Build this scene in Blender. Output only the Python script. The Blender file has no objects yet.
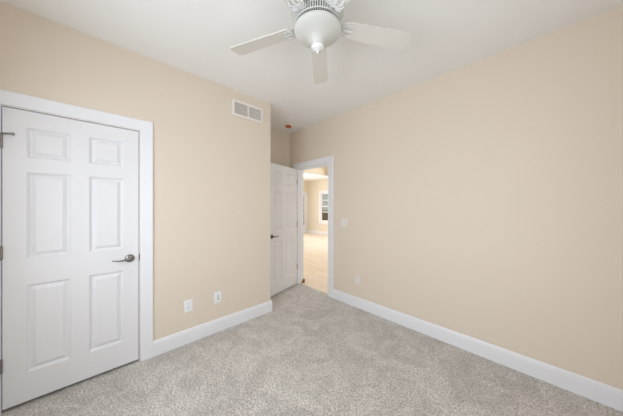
import bpy, bmesh, math, random
from mathutils import Vector, Matrix
PI = math.pi
S = bpy.context.scene
COL = S.collection

# ------------------------------------------------------------ camera, sky, lights, exposure
YAW = 0.8078
cam_d = bpy.data.cameras.new('camera')
cam_d.sensor_width = 36.0
cam_d.lens = 221.4 / 623 * 36.0
cam_d.shift_y = -1.2 / 623
cam_d.clip_start = 0.02
cam = bpy.data.objects.new('camera', cam_d)
cam.location = (0, 0, 1.378)
cam.rotation_euler = (PI / 2, 0, YAW)
COL.objects.link(cam)
S.camera = cam

W = bpy.data.worlds.new('overcast_sky'); S.world = W
W.use_nodes = True
W.node_tree.nodes['Background'].inputs[0].default_value = (0.92, 0.95, 0.94, 1)
W.node_tree.nodes['Background'].inputs[1].default_value = 1.2

def area(name, loc, rot, sx, sy, power, color):
    d = bpy.data.lights.new(name, 'AREA'); d.shape = 'RECTANGLE'
    d.size = sx; d.size_y = sy; d.energy = power; d.color = color
    o = bpy.data.objects.new(name, d); o.location = loc; o.rotation_euler = rot
    COL.objects.link(o); return o
# daylight through the bedroom window behind the camera
area('bedroom_window_daylight', (-0.95, -0.98, 1.62), (PI / 2 - 0.25, 0, 0), 2.2, 1.5, 58, (0.85, 0.91, 1.0))
area('bedroom_side_window_daylight', (0.97, 0.85, 1.62), (PI / 2 - 0.25, 0, PI / 2), 1.7, 1.5, 23, (0.85, 0.91, 1.0))
# added fill lights inside the far room, out of view, no windows behind them
area('far_room_fill_north', (-4.6, 8.03, 1.45), (PI / 2 - 0.1, 0, PI), 2.2, 1.5, 115, (0.97, 0.97, 1.0))
area('far_room_fill_west', (-8.66, 5.1, 1.35), (PI / 2 - 0.1, 0, -PI / 2), 2.0, 1.7, 112, (0.95, 0.97, 1.0))
area('far_room_fill_east', (1.95, 6.4, 1.5), (PI / 2, 0, PI / 2), 2.0, 1.5, 26, (0.95, 0.97, 1.0))

S.view_settings.view_transform = 'Standard'
S.view_settings.look = 'None'
S.view_settings.gamma = 1
S.view_settings.use_curve_mapping = False
S.view_settings.exposure = 0.0
S.cycles.use_denoising = True
S.cycles.max_bounces = 10
S.cycles.diffuse_bounces = 8
S.cycles.sample_clamp_indirect = 6

# ------------------------------------------------------------ materials
def new_mat(name):
    m = bpy.data.materials.new(name); m.use_nodes = True
    return m, m.node_tree.nodes, m.node_tree.links, m.node_tree.nodes['Principled BSDF']

def plain(name, col, rough=0.5, metal=0.0, bump=0.0, bscale=200, var=0.0, coat=0.0):
    m, n, l, b = new_mat(name)
    b.inputs['Roughness'].default_value = rough
    b.inputs['Metallic'].default_value = metal
    b.inputs['Coat Weight'].default_value = coat
    tc = n.new('ShaderNodeTexCoord')
    nz = n.new('ShaderNodeTexNoise'); nz.inputs['Scale'].default_value = bscale
    nz.inputs['Detail'].default_value = 3
    l.new(tc.outputs['Object'], nz.inputs['Vector'])
    cr = n.new('ShaderNodeValToRGB')
    cr.color_ramp.elements[0].position = 0.3; cr.color_ramp.elements[1].position = 0.7
    cr.color_ramp.elements[0].color = tuple(c * (1 - var) for c in col) + (1,)
    cr.color_ramp.elements[1].color = tuple(min(1, c * (1 + var)) for c in col) + (1,)
    l.new(nz.outputs['Fac'], cr.inputs['Fac'])
    l.new(cr.outputs['Color'], b.inputs['Base Color'])
    if bump:
        bp = n.new('ShaderNodeBump'); bp.inputs['Strength'].default_value = bump
        bp.inputs['Distance'].default_value = 0.002
        l.new(nz.outputs['Fac'], bp.inputs['Height'])
        l.new(bp.outputs['Normal'], b.inputs['Normal'])
    return m

M_WALL = plain('tan_wall_paint', (0.745, 0.660, 0.560), 0.75, bump=0.10, bscale=260, var=0.008)
M_FARWALL = plain('far_room_wall_paint', (0.76, 0.70, 0.59), 0.75, bump=0.08, bscale=260, var=0.008)
M_CEIL = plain('white_ceiling_paint', (0.87, 0.88, 0.875), 0.9, bump=0.25, bscale=120, var=0.01)
M_TRIM = plain('white_trim_enamel', (0.82, 0.835, 0.87), 0.35, bump=0.02, bscale=90, var=0.004)
M_DOOR = plain('white_door_enamel', (0.78, 0.79, 0.81), 0.38, bump=0.05, bscale=300, var=0.004)
M_FAN = plain('white_fan_enamel', (0.64, 0.65, 0.62), 0.5, var=0.006)
M_BLADE = plain('white_fan_blade', (0.72, 0.71, 0.67), 0.5, var=0.01)
M_FINIAL = plain('gloss_white_finial', (0.78, 0.79, 0.79), 0.25, var=0.004)
M_DARK = plain('dark_recess', (0.05, 0.05, 0.05), 0.9, var=0.1)
M_DUCT = plain('grey_duct_interior', (0.13, 0.12, 0.115), 0.8, var=0.1)
M_PLATE = plain('white_plastic_plate', (0.84, 0.86, 0.87), 0.3, var=0.004)
M_ALMOND = plain('pale_almond_plate', (0.80, 0.77, 0.73), 0.35, var=0.004)
M_VENT = plain('cream_vent_enamel', (0.84, 0.80, 0.75), 0.45, var=0.004)
M_NICKEL = plain('satin_nickel', (0.28, 0.26, 0.25), 0.3, metal=1.0, var=0.03)
M_BRONZE = plain('aged_nickel', (0.20, 0.17, 0.12), 0.4, metal=1.0, var=0.05)
M_ORANGE = plain('orange_plastic_cap', (0.47, 0.15, 0.05), 0.5, var=0.05)
M_BROWN = plain('brown_stained_wood', (0.22, 0.11, 0.035), 0.6, bscale=60, var=0.3)
M_FENCE = plain('weathered_brown_boards', (0.36, 0.25, 0.18), 0.9, bscale=3, var=0.3)
M_GROUND = plain('dry_pale_ground', (0.34, 0.30, 0.25), 1.0, bscale=0.6, var=0.15)

def carpet_mat():
    m, n, l, b = new_mat('grey_beige_pile_carpet')
    b.inputs['Roughness'].default_value = 1.0
    b.inputs['Specular IOR Level'].default_value = 0.05
    b.inputs['Sheen Weight'].default_value = 0.25
    tc = n.new('ShaderNodeTexCoord')
    def noise(scale, detail, rough=0.6, dist=0.0):
        z = n.new('ShaderNodeTexNoise'); z.inputs['Scale'].default_value = scale
        z.inputs['Detail'].default_value = detail; z.inputs['Roughness'].default_value = rough
        z.inputs['Distortion'].default_value = dist
        l.new(tc.outputs['Object'], z.inputs['Vector']); return z
    fine = noise(78, 5, 0.75); mid = noise(30, 4, 0.65, 0.6); big = noise(3.4, 5, 0.62, 1.5)
    def ramp(src, p0, p1, a, c):
        r = n.new('ShaderNodeValToRGB')
        r.color_ramp.elements[0].position = p0; r.color_ramp.elements[1].position = p1
        r.color_ramp.elements[0].color = (*a, 1); r.color_ramp.elements[1].color = (*c, 1)
        l.new(src.outputs['Fac'], r.inputs['Fac']); return r
    r1 = ramp(fine, 0.36, 0.66, (0.33, 0.305, 0.27), (0.97, 0.94, 0.895))
    r2 = ramp(mid, 0.36, 0.64, (0.84, 0.84, 0.835), (1.0, 1.0, 1.0))
    r3 = ramp(big, 0.40, 0.60, (0.80, 0.795, 0.79), (1.0, 1.0, 1.0))
    def mul(a, c):
        x = n.new('ShaderNodeMix'); x.data_type = 'RGBA'; x.blend_type = 'MULTIPLY'
        x.inputs['Factor'].default_value = 1
        l.new(a, x.inputs['A']); l.new(c, x.inputs['B']); return x.outputs['Result']
    l.new(mul(mul(r1.outputs['Color'], r2.outputs['Color']), r3.outputs['Color']), b.inputs['Base Color'])
    bp = n.new('ShaderNodeBump'); bp.inputs['Strength'].default_value = 0.8; bp.inputs['Distance'].default_value = 0.006
    l.new(fine.outputs['Fac'], bp.inputs['Height'])
    bp2 = n.new('ShaderNodeBump'); bp2.inputs['Strength'].default_value = 0.5; bp2.inputs['Distance'].default_value = 0.012
    l.new(mid.outputs['Fac'], bp2.inputs['Height']); l.new(bp.outputs['Normal'], bp2.inputs['Normal'])
    l.new(bp2.outputs['Normal'], b.inputs['Normal'])
    return m
M_CARPET = carpet_mat()

def wood_floor_mat():
    m, n, l, b = new_mat('pale_oak_planks')
    b.inputs['Roughness'].default_value = 0.33
    tc = n.new('ShaderNodeTexCoord')
    br = n.new('ShaderNodeTexBrick')
    br.inputs['Scale'].default_value = 1.0
    br.inputs['Brick Width'].default_value = 1.1; br.inputs['Row Height'].default_value = 0.083
    br.inputs['Mortar Size'].default_value = 0.0016
    br.inputs['Color1'].default_value = (0.82, 0.70, 0.58, 1); br.inputs['Color2'].default_value = (0.90, 0.81, 0.70, 1)
    br.inputs['Mortar'].default_value = (0.52, 0.41, 0.30, 1)
    l.new(tc.outputs['Object'], br.inputs['Vector'])
    mp = n.new('ShaderNodeMapping'); mp.inputs['Scale'].default_value = (2, 40, 2)
    l.new(tc.outputs['Object'], mp.inputs['Vector'])
    nz = n.new('ShaderNodeTexNoise'); nz.inputs['Scale'].default_value = 3; nz.inputs['Detail'].default_value = 4
    l.new(mp.outputs['Vector'], nz.inputs['Vector'])
    cr = n.new('ShaderNodeValToRGB')
    cr.color_ramp.elements[0].color = (0.8, 0.77, 0.72, 1); cr.color_ramp.elements[1].color = (1, 1, 1, 1)
    l.new(nz.outputs['Fac'], cr.inputs['Fac'])
    x = n.new('ShaderNodeMix'); x.data_type = 'RGBA'; x.blend_type = 'MULTIPLY'; x.inputs['Factor'].default_value = 1
    l.new(br.outputs['Color'], x.inputs['A']); l.new(cr.outputs['Color'], x.inputs['B'])
    l.new(x.outputs['Result'], b.inputs['Base Color'])
    return m
M_OAK = wood_floor_mat()

def glass_mat(name, tint):
    m = bpy.data.materials.new(name); m.use_nodes = True
    n, l = m.node_tree.nodes, m.node_tree.links; n.clear()
    t = n.new('ShaderNodeBsdfTransparent'); t.inputs[0].default_value = tint
    g = n.new('ShaderNodeBsdfGlossy'); g.inputs['Roughness'].default_value = 0.05
    g.inputs['Color'].default_value = (0.8, 0.8, 0.8, 1)
    mx = n.new('ShaderNodeMixShader'); mx.inputs[0].default_value = 0.06
    o = n.new('ShaderNodeOutputMaterial')
    l.new(t.outputs[0], mx.inputs[1]); l.new(g.outputs[0], mx.inputs[2]); l.new(mx.outputs[0], o.inputs['Surface'])
    return m
M_GLASS = glass_mat('screened_window_glass', (0.63, 0.64, 0.61, 1))
M_GLASS2 = glass_mat('tinted_door_glass', (0.40, 0.39, 0.37, 1))

# ------------------------------------------------------------ mesh helpers
def bx(bm, x0, x1, y0, y1, z0, z1, bev=0.0):
    r = bmesh.ops.create_cube(bm, size=1)
    vs = r['verts']
    bmesh.ops.transform(bm, matrix=Matrix.Translation(((x0 + x1) / 2, (y0 + y1) / 2, (z0 + z1) / 2)) @
                        Matrix.Diagonal((abs(x1 - x0), abs(y1 - y0), abs(z1 - z0), 1)), verts=vs)
    if bev:
        es = list({e for v in vs for e in v.link_edges})
        bmesh.ops.bevel(bm, geom=es, offset=bev, segments=2, profile=0.5, affect='EDGES')

def tube(bm, pts, rad, seg=10, flat=1.0, closed=False):
    pts = [Vector(p) for p in pts]
    rads = rad if isinstance(rad, (list, tuple)) else [rad] * len(pts)
    rings = []; prev = None
    for i, p in enumerate(pts):
        if closed: t = (pts[(i + 1) % len(pts)] - pts[i - 1]).normalized()
        else: t = (pts[min(i + 1, len(pts) - 1)] - pts[max(i - 1, 0)]).normalized()
        if prev is None:
            up = Vector((0, 0, 1)) if abs(t.z) < 0.9 else Vector((1, 0, 0))
        else: up = prev
        a = t.cross(up).normalized(); b = a.cross(t).normalized(); prev = b
        rings.append([bm.verts.new(p + a * math.cos(2 * PI * k / seg) * rads[i] + b * math.sin(2 * PI * k / seg) * rads[i] * flat) for k in range(seg)])
    n = len(rings)
    for i in range(n if closed else n - 1):
        A, B = rings[i], rings[(i + 1) % n]
        for k in range(seg):
            bm.faces.new((A[k], A[(k + 1) % seg], B[(k + 1) % seg], B[k]))
    if not closed:
        bm.faces.new(rings[0]); bm.faces.new(rings[-1])

def lathe(bm, prof, seg=48):
    rings = []
    for r, z in prof:
        if r < 1e-5: rings.append([bm.verts.new((0, 0, z))])
        else: rings.append([bm.verts.new((r * math.cos(2 * PI * k / seg), r * math.sin(2 * PI * k / seg), z)) for k in range(seg)])
    for A, B in zip(rings, rings[1:]):
        for k in range(seg):
            k2 = (k + 1) % seg
            if len(A) == 1 and len(B) > 1: bm.faces.new((A[0], B[k2], B[k]))
            elif len(B) == 1 and len(A) > 1: bm.faces.new((A[k], A[k2], B[0]))
            elif len(A) > 1: bm.faces.new((A[k], A[k2], B[k2], B[k]))

def prism(bm, poly, axis, a, b, cap=True):
    """extrude a closed 2-D outline along an axis; poly coords are the two other axes in order"""
    def P(u, v, w):
        return {'x': (w, u, v), 'y': (u, w, v), 'z': (u, v, w)}[axis]
    A = [bm.verts.new(P(u, v, a)) for u, v in poly]
    B = [bm.verts.new(P(u, v, b)) for u, v in poly]
    n = len(poly)
    for i in range(n):
        bm.faces.new((A[i], A[(i + 1) % n], B[(i + 1) % n], B[i]))
    if cap: bm.faces.new(A); bm.faces.new(B)

def obj(name, bm, mat, parent=None, smooth=False, kind=None, label=None, cat=None, group=None, loc=None):
    bmesh.ops.recalc_face_normals(bm, faces=bm.faces[:])
    me = bpy.data.meshes.new(name); bm.to_mesh(me); bm.free()
    me.materials.append(mat)
    if smooth:
        for p in me.polygons: p.use_smooth = True
        me.set_sharp_from_angle(angle=math.radians(38))
    o = bpy.data.objects.new(name, me); COL.objects.link(o)
    if parent: o.parent = parent
    if loc: o.location = loc
    tag(o, label, cat, group, kind)
    return o

def tag(o, label=None, cat=None, group=None, kind=None):
    if label: o['label'] = label
    if cat: o['category'] = cat
    if group: o['group'] = group
    if kind: o['kind'] = kind
    return o

def empty(name, loc, rz=0, label=None, cat=None, group=None, kind=None):
    o = bpy.data.objects.new(name, None); COL.objects.link(o)
    o.location = loc; o.rotation_euler = (0, 0, rz); o.empty_display_size = 0.05
    return tag(o, label, cat, group, kind)

def copy_tree(o, parent=None):
    c = o.copy(); COL.objects.link(c)
    if parent: c.parent = parent
    for ch in list(o.children): copy_tree(ch, c)
    return c

# ------------------------------------------------------------ the room's dimensions
LX = -2.4855          # left wall plane
RY = 2.5497           # right wall plane
CE = 2.74             # ceiling
CORNER = 1.628        # where the left wall ends
AX = -3.244           # alcove's back wall
BX, BY = 0.66, -0.67  # walls behind the camera
TW = 0.14             # thickness of the wall with the doorway
RYO = RY + TW
OX0, OX1, OZ = -3.035, -2.285, 2.052     # doorway
CY0, CY1, CZ = -0.478, 0.258, 2.056      # closet opening
FX0, FX1, FY = -8.71, 2.05, 8.06         # far room
ST = 'structure'

# floor
bm = bmesh.new(); bx(bm, LX - 0.001, BX, BY, RY, -0.06, 0); bx(bm, AX, LX - 0.0011, CORNER, RY, -0.06, 0)
bx(bm, OX0, OX1, RY + 0.0001, 2.61, -0.06, 0)
obj('floor', bm, M_CARPET, kind=ST, label='grey beige cut pile carpet of the empty bedroom', cat='floor')
bm = bmesh.new(); bx(bm, OX0, OX1, 2.6101, RYO, -0.06, 0.002); bx(bm, FX0, FX1, RYO + 0.0001, FY, -0.06, 0.002)
obj('floor_wood', bm, M_OAK, kind=ST, label='pale oak plank floor of the room beyond the doorway', cat='floor')
bm = bmesh.new(); bx(bm, AX, LX - 0.0012, BY, CORNER - 0.1, -0.06, -0.002)
obj('floor_closet', bm, M_CARPET, kind=ST, label='carpet continuing into the dark closet behind the closed door', cat='floor')
# ceiling
bm = bmesh.new(); bx(bm, AX - 0.12, BX + 0.12, BY - 0.12, RYO, CE, CE + 0.1)
obj('ceiling', bm, M_CEIL, kind=ST, label='white painted bedroom ceiling around the fan', cat='ceiling')
TX = -6.70
bm = bmesh.new()
bx(bm, FX0 - 0.1, TX, RYO + 0.0001, FY + 0.1, CE, CE + 0.02)
bx(bm, TX + 0.0001, FX1 + 0.1, FY - 0.70, FY + 0.1, CE, CE + 0.02)
bx(bm, TX - 0.3, FX1 + 0.1, RYO, FY - 0.40, CE + 0.95, CE + 0.99)
obj('ceiling_far_room', bm, M_CEIL, kind=ST, label='white recessed tray ceiling seen through the doorway', cat='ceiling')
bm = bmesh.new()
bx(bm, TX - 0.02, TX, RYO, FY - 0.72, CE + 0.001, CE + 0.95); bx(bm, TX - 0.02, FX1, FY - 0.7201, FY - 0.70, CE + 0.001, CE + 0.95)
obj('wall_tray_riser', bm, M_FARWALL, kind=ST, label='tan painted upright side of the recessed ceiling in the far room', cat='wall')

# walls
bm = bmesh.new(); T = 0.12
bx(bm, LX - T, LX, BY, CY0, 0, CE); bx(bm, LX - T, LX, CY1, CORNER, 0, CE); bx(bm, LX - T, LX, CY0, CY1, CZ, CE)
obj('wall_left', bm, M_WALL, kind=ST, label='tan wall with the closed closet door and return air vent', cat='wall')
bm = bmesh.new(); bx(bm, AX, LX - T - 0.0001, CORNER - 0.10, CORNER, 0, CE)
obj('wall_closet_side', bm, M_WALL, kind=ST, label='narrow tan wall turning the corner beside the open door', cat='wall')
bm = bmesh.new(); bx(bm, AX - T, AX, BY, RY, 0, CE)
obj('wall_alcove', bm, M_WALL, kind=ST, label='shaded tan wall at the back of the door alcove', cat='wall')
bm = bmesh.new()
bx(bm, AX - T, OX0, RY, RYO, 0, CE); bx(bm, OX1, BX + T, RY, RYO, 0, CE); bx(bm, OX0, OX1, RY, RYO, OZ, CE)
obj('wall_right', bm, M_WALL, kind=ST, label='long plain tan wall right of the doorway', cat='wall')
# walls behind the camera with their window openings
WX0, WX1, WZ0, WZ1 = -1.85, -0.05, 0.86, 2.14
bm = bmesh.new()
bx(bm, AX - T, WX0, BY - T, BY, 0, CE); bx(bm, WX1, BX + T, BY - T, BY, 0, CE)
bx(bm, WX0, WX1, BY - T, BY, 0, WZ0); bx(bm, WX0, WX1, BY - T, BY, WZ1, CE)
obj('wall_back', bm, M_WALL, kind=ST, label='tan window wall facing the long right wall, behind the camera', cat='wall')
SY0, SY1 = 0.22, 1.48
bm = bmesh.new()
bx(bm, BX, BX + T, BY, SY0, 0, CE); bx(bm, BX, BX + T, SY1, RY, 0, CE)
bx(bm, BX, BX + T, SY0, SY1, 0, WZ0); bx(bm, BX, BX + T, SY0, SY1, WZ1, CE)
obj('wall_side', bm, M_WALL, kind=ST, label='tan window wall facing the closet wall, behind the camera', cat='wall')

# far room shell
VX0, VX1, VZ0, VZ1 = -7.78, -6.68, 0.62, 2.10      # far window opening
bm = bmesh.new()
bx(bm, FX0 - T, VX0, FY, FY + T, 0, CE); bx(bm, VX1, FX1 + T, FY, FY + T, 0, CE)
bx(bm, VX0, VX1, FY, FY + T, 0, VZ0); bx(bm, VX0, VX1, FY, FY + T, VZ1, CE)
obj('wall_far', bm, M_FARWALL, kind=ST, label='tan far wall with a white framed window beyond the doorway', cat='wall')
PY0, PY1, PZ = 7.02, 7.94, 2.06
bm = bmesh.new()
bx(bm, FX0 - T, FX0, RYO, PY0, 0, CE); bx(bm, FX0 - T, FX0, PY1, FY, 0, CE); bx(bm, FX0 - T, FX0, PY0, PY1, PZ, CE)
obj('wall_far_left', bm, M_FARWALL, kind=ST, label='tan side wall of the far room holding the glazed patio door', cat='wall')
bm = bmesh.new(); bx(bm, FX1, FX1 + T, RYO, FY, 0, CE + 0.95)
obj('wall_far_right', bm, M_FARWALL, kind=ST, label='tan end wall of the far room, out of the picture', cat='wall')
bm = bmesh.new(); bx(bm, FX0 - T, AX - T - 0.0001, RY + 0.02, RYO, 0, CE); bx(bm, BX + T + 0.0001, FX1 + T, RY + 0.02, RYO, 0, CE)
obj('wall_far_near', bm, M_FARWALL, kind=ST, label='tan wall of the far room in line with the doorway', cat='wall')

# ------------------------------------------------------------ baseboards
BH = 0.142
def bb_prof(s=1):   # (distance from wall, height)
    return [(0, 0.001), (0.016, 0.001), (0.016, BH - 0.030), (0.0135, BH - 0.022), (0.0135, BH - 0.013), (0.009, BH - 0.003), (0.006, BH), (0, BH)]
def base_x(name, X, y0, y1, sgn, label):      # board on a wall whose plane is X, thickness towards sgn
    bm = bmesh.new(); prism(bm, [(X + sgn * (d + 0.0005), z) for d, z in bb_prof()], 'y', y0, y1)
    return obj(name, bm, M_TRIM, kind=ST, label=label, cat='baseboard')
def base_y(name, Y, x0, x1, sgn, label):
    bm = bmesh.new()
    prism(bm, [(Y + sgn * (d + 0.0005), z) for d, z in bb_prof()], 'x', x0, x1)
    return obj(name, bm, M_TRIM, kind=ST, label=label, cat='baseboard')
CW = 0.093
base_x('baseboard_left', LX, CY1 + CW + 0.001, CORNER + 0.016, 1, 'white baseboard along the wall with the outlets, left of the open door')
base_y('baseboard_closet_side', CORNER, AX + 0.018, LX - 0.0005, 1, 'white baseboard around the corner behind the open door')
base_x('baseboard_alcove', AX, CORNER + 0.001, RY - 0.019, 1, 'white baseboard behind the open door')
base_y('baseboard_right', RY, OX1 + CW + 0.001, BX - 0.018, -1, 'long white baseboard along the right wall')
base_y('baseboard_back', BY, AX + 0.8, BX - 0.018, 1, 'white baseboard under the window behind the camera')
base_x('baseboard_side', BX, BY + 0.018, RY - 0.018, -1, 'white baseboard on the side wall behind the camera')
base_y('baseboard_far', FY, FX0 + 0.018, FX1, -1, 'white baseboard under the window of the far room')
base_x('baseboard_far_left', FX0, RYO + 0.02, PY0 - 0.10, 1, 'white baseboard beside the glazed patio door')

# ------------------------------------------------------------ casings (trim) and jambs
def casing(name, plane, P, a0, a1, top, sgn, label, w=CW, mat=M_TRIM, bottom=0.001, sill=False):
    """mitred casing around an opening a0..a1; plane 'x' or 'y' is the wall's plane coordinate P"""
    bm = bmesh.new()
    # profile: offset from opening edge (0 = inner edge) -> thickness
    prof = [(0.0, 0.0005), (0.0, 0.010), (0.004, 0.013), (w * 0.55, 0.016), (w - 0.010, 0.018), (w - 0.003, 0.0165), (w, 0.012), (w, 0.0005)]
    def corner(side, lvl, d, t):     # side -1 / +1 ; lvl 0 bottom, 1 top
        a = (a0 - d) if side < 0 else (a1 + d)
        z = (top + d) if lvl else (bottom - d if sill else bottom)
        return (P + sgn * t, a, z) if plane == 'x' else (a, P + sgn * t, z)
    seqs = [(-1, 0), (-1, 1), (1, 1), (1, 0)]
    rings = [[bm.verts.new(corner(s, l, d, t)) for d, t in prof] for s, l in seqs]
    n = len(prof); pairs = list(zip(rings, rings[1:]))
    if sill: pairs.append((rings[-1], rings[0]))
    for A, B in pairs:
        for k in range(n): bm.faces.new((A[k], A[(k + 1) % n], B[(k + 1) % n], B[k]))
    if not sill: bm.faces.new(rings[0]); bm.faces.new(rings[-1])
    return obj(name, bm, mat, kind=ST, label=label, cat='trim')

casing('trim_1', 'x', LX, CY0 - 0.004, CY1 + 0.004, CZ + 0.004, 1, 'white casing around the closed closet door on the left wall')
casing('trim_2', 'y', RY, OX0 - 0.006, OX1 + 0.006, OZ + 0.006, -1, 'white casing around the open doorway')
casing('trim_3', 'y', RYO, OX0 - 0.006, OX1 + 0.006, OZ + 0.006, 1, 'white casing on the far side of the doorway')
# door jambs
bm = bmesh.new()
J = 0.012
bx(bm, OX0 - 0.0002, OX0 + J, RY - 0.0005, RYO + 0.0005, 0.001, OZ); bx(bm, OX1 - J, OX1 + 0.0002, RY - 0.0005, RYO + 0.0005, 0.001, OZ)
bx(bm, OX0 + J, OX1 - J, RY - 0.0005, RYO + 0.0005, OZ - J, OZ)
s0, s1 = RY + 0.045, RY + 0.080
bx(bm, OX0 + J, OX0 + J + 0.012, s0, s1, 0.001, OZ - J, 0.002); bx(bm, OX1 - J - 0.012, OX1 - J, s0, s1, 0.001, OZ - J, 0.002)
bx(bm, OX0 + J + 0.012, OX1 - J - 0.012, s0, s1, OZ - J - 0.012, OZ - J, 0.002)
obj('trim_4', bm, M_TRIM, kind=ST, label='white door jamb with its stop inside the open doorway', cat='trim')
bm = bmesh.new()
bx(bm, LX - T, LX - 0.0002, CY0, CY0 + 0.0035, 0.001, CZ); bx(bm, LX - T, LX - 0.0002, CY1 - 0.0035, CY1, 0.001, CZ)
bx(bm, LX - T, LX - 0.0002, CY0 + 0.0035, CY1 - 0.0035, CZ - 0.003, CZ)
bx(bm, LX - T, LX - 0.050, CY0 + 0.0036, CY0 + 0.02, 0.001, CZ - 0.004); bx(bm, LX - T, LX - 0.050, CY1 - 0.02, CY1 - 0.0036, 0.001, CZ - 0.004)
bx(bm, LX - T, LX - 0.050, CY0 + 0.02, CY1 - 0.02, CZ - 0.02, CZ - 0.0035)
obj('trim_5', bm, M_TRIM, kind=ST, label='white jamb behind the edges of the closed closet door', cat='trim')

# ------------------------------------------------------------ six panel doors
def panel_slab(w, h0, h1, th, stile, pw, mid, rows):
    """slab in local coordinates: x 0..w, z h0..h1, faces at y=0 and y=-th"""
    bm = bmesh.new()
    xs = [0, stile, stile + pw, stile + pw + mid, stile + pw + mid + pw, w]
    zs = [h0]
    for a, b in rows: zs += [a, b]
    zs.append(h1)
    for side in (0, 1):
        def V(x, z, d):
            return bm.verts.new((x, -d if side == 0 else -th + d, z))
        for i in range(len(xs) - 1):
            for j in range(len(zs) - 1):
                x0, x1, z0, z1 = xs[i], xs[i + 1], zs[j], zs[j + 1]
                if i % 2 == 1 and j % 2 == 1:
                    loops = []
                    for ins, d in ((0, 0), (0.002, 0.003), (0.015, 0.0150), (0.018, 0.0155), (0.020, 0.0150), (0.041, 0.0025), (0.044, 0.0020)):
                        loops.append([V(x0 + ins, z0 + ins, d), V(x1 - ins, z0 + ins, d), V(x1 - ins, z1 - ins, d), V(x0 + ins, z1 - ins, d)])
                    for A, B in zip(loops, loops[1:]):
                        for k in range(4): bm.faces.new((A[k], A[(k + 1) % 4], B[(k + 1) % 4], B[k]))
                    bm.faces.new(loops[-1])
                else:
                    bm.faces.new((V(x0, z0, 0), V(x1, z0, 0), V(x1, z1, 0), V(x0, z1, 0)))
    # edges
    for (xa, za, xb, zb) in ((0, h0, w, h0), (w, h0, w, h1), (w, h1, 0, h1), (0, h1, 0, h0)):
        bm.faces.new([bm.verts.new(p) for p in ((xa, 0, za), (xb, 0, zb), (xb, -th, zb), (xa, -th, za))])
    bmesh.ops.remove_doubles(bm, verts=bm.verts[:], dist=0.0002)
    return bm

def lever(parent, x, z, face_y, sgn, direction, mat, lab=None):
    """rosette and lever on the face at y=face_y, outward sgn; lever points to x*direction"""
    bm = bmesh.new()
    lathe(bm, [(0, 0), (0.033, 0), (0.0335, 0.004), (0.031, 0.008), (0.022, 0.012), (0.012, 0.014), (0.0115, 0.040), (0.0, 0.041)], 32)
    rot = Matrix.Rotation(-PI / 2 * sgn, 4, 'X')    # local z -> outward y
    bmesh.ops.transform(bm, matrix=Matrix.Translation((x, face_y, z)) @ rot, verts=bm.verts)
    ro = obj('door_handle', bm, mat, parent, True, label=lab)
    bm = bmesh.new()
    yy = face_y + sgn * 0.046
    n = 14; pts = []; rr = []
    for i in range(n + 1):
        t = i / n
        pts.append((x + direction * (-0.010 + 0.125 * t), yy + sgn * 0.006 * math.sin(t * PI) , z + 0.006 - 0.015 * math.sin(t * PI * 0.75) + 0.008 * t * t))
        rr.append(0.0115 - 0.0065 * t if 0 < i else 0.009)
    tube(bm, pts, rr, 12, 0.8)
    obj('lever', bm, mat, ro, True)
    return ro

def hinge(parent, x, y, z, mat, stop=False, toward=(0, 1)):
    bm = bmesh.new()
    tube(bm, [(x, y, z - 0.044), (x, y, z + 0.044)], 0.0062, 12)
    for q in (-0.047, 0.044): 
        tube(bm, [(x, y, z + q), (x, y, z + q + 0.004)], 0.0045, 10)
    for q in (-0.027, -0.009, 0.009, 0.027):
        tube(bm, [(x, y, z + q - 0.0006), (x, y, z + q + 0.0006)], 0.0068, 12)
    h = obj('hinge', bm, mat, parent, True)
    if stop:
        bm = bmesh.new()
        tube(bm, [(x, y, z + 0.048), (x, y, z + 0.054)], 0.009, 12)
        tube(bm, [(x, y, z + 0.051), (x + 0.022, y - 0.006, z + 0.053), (x + 0.046, y - 0.010, z + 0.055)], [0.007, 0.006, 0.005], 8)
        tube(bm, [(x + 0.044, y - 0.010, z + 0.055), (x + 0.053, y - 0.011, z + 0.0555)], 0.009, 10)
        obj('hinge_pin_stop', bm, mat, h, True)
    return h

# closed closet door: local x runs along world +Y from the hinges, local -y ... room side is +X
D1 = empty('door_1', (LX - 0.004, CY0 + 0.0085, 0), PI / 2, 'closed white six panel closet door on the left wall', 'door', kind=ST)
w1 = CY1 - CY0 - 0.0165
bm = panel_slab(w1, 0.022, 2.047, 0.035, 0.101, 0.209, 0.099, [(0.220, 0.832), (1.017, 1.620), (1.722, 1.932)])
# rotate about z by 90deg: local +x -> world +Y, local +y -> world -X ; visible face must look to +X = local -y
bmesh.ops.transform(bm, matrix=Matrix.Translation((0, 0.035, 0)), verts=bm.verts)
obj('door_slab', bm, M_DOOR, D1)
lever(D1, w1 - 0.062, 0.930, 0.0, -1, -1, M_NICKEL, 'satin nickel lever handle')
hinge(D1, -0.003, -0.006, 1.815, M_NICKEL, True)
hinge(D1, -0.003, -0.006, 1.070, M_NICKEL)
hinge(D1, -0.003, -0.006, 0.315, M_NICKEL)
bm = bmesh.new(); bx(bm, LX - 0.001, LX + 0.0022, CY1 - 0.0050, CY1 - 0.0008, 0.903, 0.960, 0.0006)
obj('trim_latch', bm, M_DARK, kind=ST, label='dark latch plate at the closet door edge beside the handle', cat='latch plate')

# open door: hinged on the doorway's left jamb, swung about 107 degrees into the alcove
ANG = math.radians(-74.2)
D2 = empty('door_2', (OX0 + 0.004, RY - 0.012, 0), ANG, 'open white six panel door swung into the alcove beside the doorway', 'door', kind=ST)
w2 = 0.742
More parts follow.
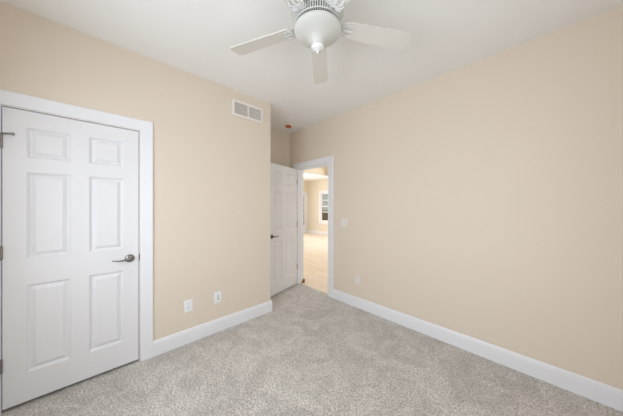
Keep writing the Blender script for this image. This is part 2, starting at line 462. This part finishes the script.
# after rotation local +x points along the door; visible face (towards the doorway side) is local +y
bm = panel_slab(w2, 0.018, 2.046, 0.035, 0.108, 0.214, 0.098, [(0.220, 0.832), (1.017, 1.620), (1.722, 1.932)])
obj('door_slab', bm, M_DOOR, D2)
lever(D2, w2 - 0.062, 0.925, 0.0, 1, -1, M_BRONZE, 'dark aged nickel lever handle')
lever(D2, w2 - 0.062, 0.925, -0.035, -1, -1, M_BRONZE)
for z in (1.815, 1.07, 0.315): hinge(D2, -0.004, 0.004, z, M_NICKEL)

# small brown wooden block at the foot of the jamb
bm = bmesh.new()
prism(bm, [(2.634, 0.0022), (2.702, 0.0022), (2.702, 0.060), (2.690, 0.066), (2.668, 0.052), (2.652, 0.022), (2.634, 0.014)], 'x', OX0 + J + 0.0005, OX0 + J + 0.022)
obj('wooden_wedge', bm, M_BROWN, label='small brown wooden wedge at the foot of the doorway\'s left jamb', cat='wedge')

# ------------------------------------------------------------ windows behind the camera
def window_frame_y(name, Y0, Y1, x0, x1, z0, z1, label):
    root = empty(name, ((x0 + x1) / 2, (Y0 + Y1) / 2, z0), 0, label, 'window', kind=ST)
    cx, cy = root.location.x, root.location.y
    bm = bmesh.new(); f = 0.045
    a, b, c, d = x0 - cx, x1 - cx, 0, z1 - z0
    y0, y1 = Y0 - cy + 0.02, Y1 - cy - 0.02
    bx(bm, a, a + f, y0, y1, c, d, 0.003); bx(bm, b - f, b, y0, y1, c, d, 0.003)
    bx(bm, a + f, b - f, y0, y1, c, c + f, 0.003); bx(bm, a + f, b - f, y0, y1, d - f, d, 0.003)
    obj('window_frame', bm, M_TRIM, root)
    return root
window_frame_y('window_1', BY - T, BY, WX0, WX1, WZ0, WZ1, 'white framed bedroom window behind the camera')
casing('trim_6', 'y', BY, WX0, WX1, WZ1, 1, 'white casing of the bedroom window behind the camera', bottom=WZ0, sill=True)
r = empty('window_2', (BX + T / 2, (SY0 + SY1) / 2, WZ0), 0, 'white framed side window behind the camera', 'window', kind=ST)
bm = bmesh.new(); hw = (SY1 - SY0) / 2; hh = WZ1 - WZ0
bx(bm, -.03, .03, -hw, -hw + .045, 0, hh, .003); bx(bm, -.03, .03, hw - .045, hw, 0, hh, .003)
bx(bm, -.03, .03, -hw + .045, hw - .045, 0, .045, .003); bx(bm, -.03, .03, -hw + .045, hw - .045, hh - .045, hh, .003)
obj('window_frame', bm, M_TRIM, r)
casing('trim_7', 'x', BX, SY0, SY1, WZ1, -1, 'white casing of the side window behind the camera', bottom=WZ0, sill=True)

# ------------------------------------------------------------ far room window and patio door
casing('trim_8', 'y', FY, VX0 + 0.01, VX1 - 0.01, VZ1 - 0.01, -1, 'white casing of the window on the far wall', w=0.10, bottom=VZ0 + 0.01, sill=True)
WR = empty('window_3', ((VX0 + VX1) / 2, FY + 0.05, VZ0), 0, 'white double hung window on the far wall seen through the doorway', 'window', kind=ST)
hw = (VX1 - VX0) / 2; H = VZ1 - VZ0; mz = 1.395 - VZ0
bm = bmesh.new()
bx(bm, -hw, -hw + .03, -.05, .06, 0, H); bx(bm, hw - .03, hw, -.05, .06, 0, H); bx(bm, -hw + .03, hw - .03, -.05, .06, 0, .03); bx(bm, -hw + .03, hw - .03, -.05, .06, H - .03, H)
obj('window_frame', bm, M_TRIM, WR)
def sash(z0, z1, y, muntin):
    f = 0.055; a, b = -hw + .03, hw - .03
    bm = bmesh.new()
    bx(bm, a, a + f, y - .015, y + .015, z0, z1, .003); bx(bm, b - f, b, y - .015, y + .015, z0, z1, .003)
    bx(bm, a + f, b - f, y - .015, y + .015, z0, z0 + f, .003); bx(bm, a + f, b - f, y - .015, y + .015, z1 - f, z1, .003)
    bx(bm, a + f, b - f, y - .01, y + .01, muntin - .018, muntin + .018)
    for k in (1,):
        x = a + f + (b - a - 2 * f) * k / 2
        bx(bm, x - .012, x + .012, y - .009, y + .009, z0 + f, z1 - f)
    s = obj('sash', bm, M_TRIM, WR)
    bm = bmesh.new(); bx(bm, a + f, b - f, y - .003, y + .001, z0 + f, z1 - f)
    obj('pane', bm, M_GLASS, s)
sash(.03, mz + .03, -.020, 1.12 - VZ0); sash(mz - .03, H - .03, .015, 1.70 - VZ0)

casing('trim_9', 'x', FX0, PY0, PY1, PZ, 1, 'white casing of the glazed patio door', w=0.085)
PD = empty('door_3', (FX0 - 0.04, (PY0 + PY1) / 2, 0), 0, 'white patio door with stacked glass panes at the far left', 'door', kind=ST)
hw = (PY1 - PY0) / 2 - 0.006
bm = bmesh.new()
bx(bm, -.02, .02, -hw, -hw + .11, .01, PZ - .01, .003); bx(bm, -.02, .02, hw - .11, hw, .01, PZ - .01, .003)
bx(bm, -.02, .02, -hw + .11, hw - .11, .01, .42, .003); bx(bm, -.02, .02, -hw + .11, hw - .11, 1.92, PZ - .01, .003)
for k in range(1, 5):
    z = .42 + 1.5 * k / 5; bx(bm, -.014, .014, -hw + .11, hw - .11, z - .016, z + .016)
for k in (1, 2):
    y = -hw + .11 + (2 * hw - .22) * k / 3; bx(bm, -.013, .013, y - .014, y + .014, .42, 1.92)
obj('door_slab', bm, M_TRIM, PD)
bm = bmesh.new(); bx(bm, -.003, .001, -hw + .11, hw - .11, .42, 1.92); obj('pane', bm, M_GLASS2, PD)

# crown strip along the tray edge
bm = bmesh.new()
bx(bm, TX, TX + 0.035, RYO + 0.01, FY - 0.76, CE - 0.012, CE + 0.03, 0.006); bx(bm, TX, FX1 - 0.01, FY - 0.759, FY - 0.7, CE - 0.012, CE + 0.03, 0.006)
obj('trim_10', bm, M_TRIM, kind=ST, label='white moulding along the edge of the recessed far ceiling', cat='trim')

casing('trim_11', 'y', FY, -5.72, -3.48, 2.22, -1, 'white casing added around the north fill light on the far wall', w=0.10, bottom=0.68, sill=True)  # frames an added fill light; the wall has no opening here
casing('trim_12', 'x', FX0, 4.08, 6.12, 2.22, 1, 'white casing added around the west fill light of the far room', w=0.09, bottom=0.48, sill=True)  # added frame for the west fill light, solid wall behind
# outside
bm = bmesh.new(); bx(bm, -70, 30, FY + 0.3, 120, -0.45, -0.30); bx(bm, -70, FX0 - 0.3, -10, FY + 0.3, -0.45, -0.30)
obj('ground_outdoors', bm, M_GROUND, kind=ST, label='dry pale ground outside the far window', cat='ground')
FEN = empty('board_fence', (-14, 15.5, -0.3), 0, 'low brown board fence outside the far window', 'fence')
bm = bmesh.new()
for k in range(60):
    x = -7.5 + k * 0.25
    bx(bm, x, x + 0.235, -0.012, 0.012, 0, 1.12 + 0.02 * ((k * 7) % 3))
obj('fence_boards', bm, M_FENCE, FEN)
bm = bmesh.new(); bx(bm, -7.5, 7.5, 0.013, 0.05, 0.25, 0.34); bx(bm, -7.5, 7.5, 0.013, 0.05, 0.85, 0.94)
obj('rail', bm, M_FENCE, FEN)

# ------------------------------------------------------------ ceiling fan
FC = (-0.99, 1.00)
FAN = empty('ceiling_fan', (FC[0], FC[1], CE), 0, 'white five blade ceiling fan hugging the ceiling', 'ceiling fan')
bm = bmesh.new()
lathe(bm, [(0, -0.001), (0.095, -0.001), (0.105, -0.010), (0.100, -0.040), (0.085, -0.075), (0.06, -0.085), (0, -0.085)], 64)
obj('canopy', bm, M_FAN, FAN, True)
bm = bmesh.new()
lathe(bm, [(0.05, -0.080), (0.12, -0.086), (0.150, -0.100), (0.163, -0.116), (0.166, -0.140), (0.162, -0.150), (0.140, -0.150), (0.05, -0.150)], 72)
obj('motor_housing', bm, M_FAN, FAN, True)
# vented band: slanted fins in front of a dark core
bm = bmesh.new(); lathe(bm, [(0.02, -0.1502), (0.138, -0.1502), (0.130, -0.2240), (0.02, -0.2240)], 64)
vb = obj('motor_core', bm, M_DUCT, FAN, True, label='grey motor seen between the vent fins')
bm = bmesh.new()
NV = 64
for k in range(NV):
    a = 2 * PI * k / NV
    q = Matrix.Rotation(a, 3, 'Z'); hw = 0.0033
    P8 = [q @ Vector(p) for p in ((0.139, -hw, -0.150), (0.139, hw, -0.150), (0.156, hw, -0.150), (0.156, -hw, -0.150),
                                  (0.131, -hw, -0.222), (0.131, hw, -0.222), (0.145, hw, -0.222), (0.145, -hw, -0.222))]
    v = [bm.verts.new(p) for p in P8]
    for f in ((0, 1, 2, 3), (4, 5, 6, 7), (0, 1, 5, 4), (2, 3, 7, 6), (1, 2, 6, 5), (0, 3, 7, 4)): bm.faces.new([v[i] for i in f])
for t_ in (0.0, 0.5, 1.0):
    R0 = 0.154 - 0.010 * t_; zz = -0.153 - 0.066 * t_; hs = 0.0022
    tube(bm, [(R0 * math.cos(2 * PI * k / 64), R0 * math.sin(2 * PI * k / 64), zz) for k in range(64)], 0.0035 if t_ != 0.5 else 0.002, 6, closed=True)
obj('vent_band', bm, M_FAN, FAN)
# bowl below the motor
bm = bmesh.new()
lathe(bm, [(0.02, -0.2225), (0.126, -0.2225), (0.131, -0.226), (0.132, -0.232), (0.134, -0.236), (0.143, -0.238), (0.148, -0.243), (0.148, -0.250), (0.144, -0.258),
           (0.134, -0.267), (0.116, -0.277), (0.092, -0.287), (0.068, -0.298), (0.050, -0.311), (0.038, -0.325), (0.031, -0.336), (0, -0.336)], 72)
obj('bowl', bm, M_FAN, FAN, True)
bm = bmesh.new()
lathe(bm, [(0, -0.334), (0.030, -0.334), (0.038, -0.339), (0.0415, -0.347), (0.039, -0.356), (0.030, -0.364), (0.016, -0.370), (0.009, -0.376), (0.008, -0.381), (0.004, -0.387), (0, -0.389)], 40)
obj('finial', bm, M_FINIAL, FAN, True, label='glossy white finial knob')

A0 = math.atan2(FC[1], FC[0]) + math.radians(-2.75)
BZ = -0.206; PITCH = math.radians(-12.5); R0, R1 = 0.178, 0.662
def blade_mesh():
    bm = bmesh.new(); out = []
    w0, w1 = 0.054, 0.066
    def arc(cx, cy, r, a0, a1, n=6):
        return [(cx + r * math.cos(math.radians(a0 + (a1 - a0) * i / n)), cy + r * math.sin(math.radians(a0 + (a1 - a0) * i / n))) for i in range(n + 1)]
    out += arc(R0 + .02, -w0 + .02, .02, 180, 270); out += arc(R1 - .028, -w1 + .028, .028, 270, 360)
    out += arc(R1 - .028, w1 - .028, .028, 0, 90); out += arc(R0 + .02, w0 - .02, .02, 90, 180)
    prism(bm, out, 'z', 0.0, 0.007)
    bmesh.ops.transform(bm, matrix=Matrix.Rotation(PITCH, 4, 'X'), verts=bm.verts)
    return bm
def iron_mesh():
    bm = bmesh.new()
    # tongue and spreading prongs with curled tips beneath the blade
    tube(bm, [(0.135, 0, 0.006), (0.165, 0, 0.002), (0.195, 0, -0.006), (0.225, 0, -0.006), (0.262, 0, -0.005)], [0.013, 0.012, 0.011, 0.009, 0.006], 10, 0.45)
    for s in (-1, 1):
        tube(bm, [(0.150, s * 0.004, 0.003), (0.168, s * 0.018, -0.001), (0.190, s * 0.030, -0.005), (0.215, s * 0.034, -0.006), (0.245, s * 0.032, -0.005)],
             [0.009, 0.009, 0.008, 0.007, 0.005], 10, 0.5)
        tube(bm, [(0.160, s * 0.012, -0.002), (0.168, s * 0.034, -0.004), (0.184, s * 0.048, -0.006), (0.202, s * 0.049, -0.006), (0.210, s * 0.042, -0.006), (0.204, s * 0.036, -0.006)],
             [0.007, 0.007, 0.006, 0.006, 0.005, 0.004], 8, 0.6)
        tube(bm, [(0.185 + 0.011 * math.cos(t * PI / 6), s * (0.016 + 0.009 * math.sin(t * PI / 6)), -0.006) for t in range(12)], 0.0035, 6, closed=True)
        tube(bm, [(0.147, s * 0.020, 0.0), (0.152, s * 0.040, -0.003), (0.166, s * 0.052, -0.005)], [0.005, 0.006, 0.004], 8, 0.6)
    for x, y in ((0.225, 0), (0.222, 0.034), (0.222, -0.034)):
        tube(bm, [(x, y, -0.014), (x, y, -0.004)], [0.004, 0.006], 10)
    for v in bm.verts: v.co.x = 0.142 + (v.co.x - 0.135) * 0.80
    bmesh.ops.transform(bm, matrix=Matrix.Rotation(PITCH, 4, 'X'), verts=bm.verts)
    return bm
b0 = obj('blade', blade_mesh(), M_BLADE, FAN, loc=(0, 0, BZ)); b0.rotation_euler.z = A0
i0 = obj('blade_iron', iron_mesh(), M_FINIAL, b0, True, label='ornate scrolled white bracket')
for k in range(1, 5):
    c = b0.copy(); COL.objects.link(c); c.parent = FAN; c.rotation_euler.z = A0 + k * 2 * PI / 5
    d = i0.copy(); COL.objects.link(d); d.parent = c

# ------------------------------------------------------------ smoke detector under an orange dust cap
SD = empty('smoke_detector', (-2.93, 2.27, CE), 0, 'round ceiling smoke detector under an orange dust cap in the alcove', 'smoke detector')
bm = bmesh.new(); lathe(bm, [(0, -0.0005), (0.072, -0.0005), (0.072, -0.010), (0.066, -0.016), (0, -0.016)], 48)
obj('mounting_base', bm, M_VENT, SD, True, label='pale plastic base')
bm = bmesh.new(); lathe(bm, [(0, -0.0162), (0.050, -0.0162), (0.052, -0.022), (0.048, -0.036), (0.036, -0.043), (0, -0.045)], 48)
obj('dust_cap', bm, M_ORANGE, SD, True, label='orange dust cap')

# ------------------------------------------------------------ return air vent
y0, y1, z0, z1 = 1.103, 1.508, 2.442, 2.630
VG = empty('air_vent', (LX, (y0 + y1) / 2, z0), 0, 'white two section return air grille high on the left wall', 'air vent')
hw = (y1 - y0) / 2; H = z1 - z0; f = 0.028
bm = bmesh.new()
bx(bm, 0.0005, 0.010, -hw, -hw + f, 0, H, .002); bx(bm, 0.0005, 0.010, hw - f, hw, 0, H, .002)
bx(bm, 0.0005, 0.010, -hw + f, hw - f, 0, f, .002); bx(bm, 0.0005, 0.010, -hw + f, hw - f, H - f, H, .002)
bx(bm, 0.0005, 0.010, -0.009, 0.009, f, H - f, .002)
obj('frame', bm, M_VENT, VG)
bm = bmesh.new(); bx(bm, 0.0006, 0.0012, -hw + f, hw - f, f, H - f)
obj('duct_opening', bm, M_DUCT, VG, label='grey opening behind the fins')
for s, (a, b) in enumerate(((-hw + f, -0.009), (0.009, hw - f))):
    bm = bmesh.new(); n = 16
    for k in range(n):
        y = a + (b - a) * (k + 0.5) / n
        v = [(0.0015, y - 0.0012), (0.0090, y + 0.0016), (0.0090, y + 0.0030), (0.0015, y + 0.0002)]
        prism(bm, v, 'z', f, H - f)
    for z in (0.33, 0.67): 
        zz = f + (H - 2 * f) * z; bx(bm, 0.0040, 0.0060, a, b, zz - 0.001, zz + 0.001)
    obj('louvre', bm, M_VENT, VG)

# ------------------------------------------------------------ wall plates
def plate(name, loc, rz, w, h, label, cat, group=None, pm=M_PLATE):
    r = empty(name, loc, rz, label, cat, group)     # local: x along wall, +y out of wall, z up from plate bottom
    bm = bmesh.new(); bx(bm, -w / 2, w / 2, 0.0005, 0.006, 0, h, 0.002)
    obj('cover_plate', bm, pm, r)
    return r
def receptacles(r, h, pm=M_PLATE):
    for zc in (h / 2 - 0.0195, h / 2 + 0.0195):
        bm = bmesh.new()
        pts = [(0.0165 * max(-1, min(1, 1.25 * math.cos(t * PI / 12))), zc + 0.0140 * math.sin(t * PI / 12)) for t in range(24)]
        prism(bm, pts, 'y', 0.0055, 0.0085)
        rc = obj('receptacle', bm, pm, r)
        bm = bmesh.new()
        bx(bm, -0.0075, -0.0050, 0.0084, 0.0088, zc - 0.001, zc + 0.008); bx(bm, 0.0050, 0.0075, 0.0084, 0.0088, zc, zc + 0.008)
        tube(bm, [(0, 0.0084, zc - 0.007), (0, 0.0089, zc - 0.007)], 0.0028, 10)
        obj('slot', bm, M_DARK, rc)
    bm = bmesh.new(); tube(bm, [(0, 0.0055, h / 2), (0, 0.0072, h / 2)], 0.0035, 12)
    obj('screw', bm, M_PLATE, r)
# left wall faces +X: local +y -> world +X needs rz=-90deg
rL = -PI / 2; rR = PI
o = plate('wall_outlet', (LX, 0.648, 0.317), rL, 0.080, 0.120, 'white duplex wall outlet on the left wall, nearer the closet door', 'outlet'); receptacles(o, 0.120)
j = plate('jack_plate', (LX, 0.942, 0.320), rL, 0.080, 0.122, 'white jack plate with dark sockets on the left wall, nearer the corner', 'outlet')
bm = bmesh.new(); bx(bm, -0.0165, 0.0165, 0.0055, 0.0080, 0.028, 0.094, 0.001); ins = obj('insert', bm, M_PLATE, j)
bm = bmesh.new(); tube(bm, [(0, 0.0078, 0.046), (0, 0.018, 0.046)], 0.0062, 14); obj('coaxial_socket', bm, M_BRONZE, j, label='dark round cable socket')
bm = bmesh.new(); bx(bm, -0.0065, 0.0065, 0.0079, 0.0086, 0.068, 0.080); obj('phone_socket', bm, M_DUCT, j, label='grey square socket')
o = plate('wall_outlet', (-1.752, RY, 0.320), rR, 0.078, 0.120, 'white duplex wall outlet low on the long right wall', 'outlet', pm=M_ALMOND); receptacles(o, 0.120, M_ALMOND)
s = plate('light_switch', (-1.982, RY, 1.086), rR, 0.118, 0.120, 'white double light switch right of the doorway', 'light switch', pm=M_ALMOND)
for xc in (-0.023, 0.023):
    bm = bmesh.new(); bx(bm, xc - 0.005, xc + 0.005, 0.0055, 0.0072, 0.048, 0.072)
    prism(bm, [(0.0060, 0.052), (0.0060, 0.068), (0.016, 0.072), (0.017, 0.066)], 'x', xc - 0.0035, xc + 0.0035)
    obj('toggle', bm, M_ALMOND, s)
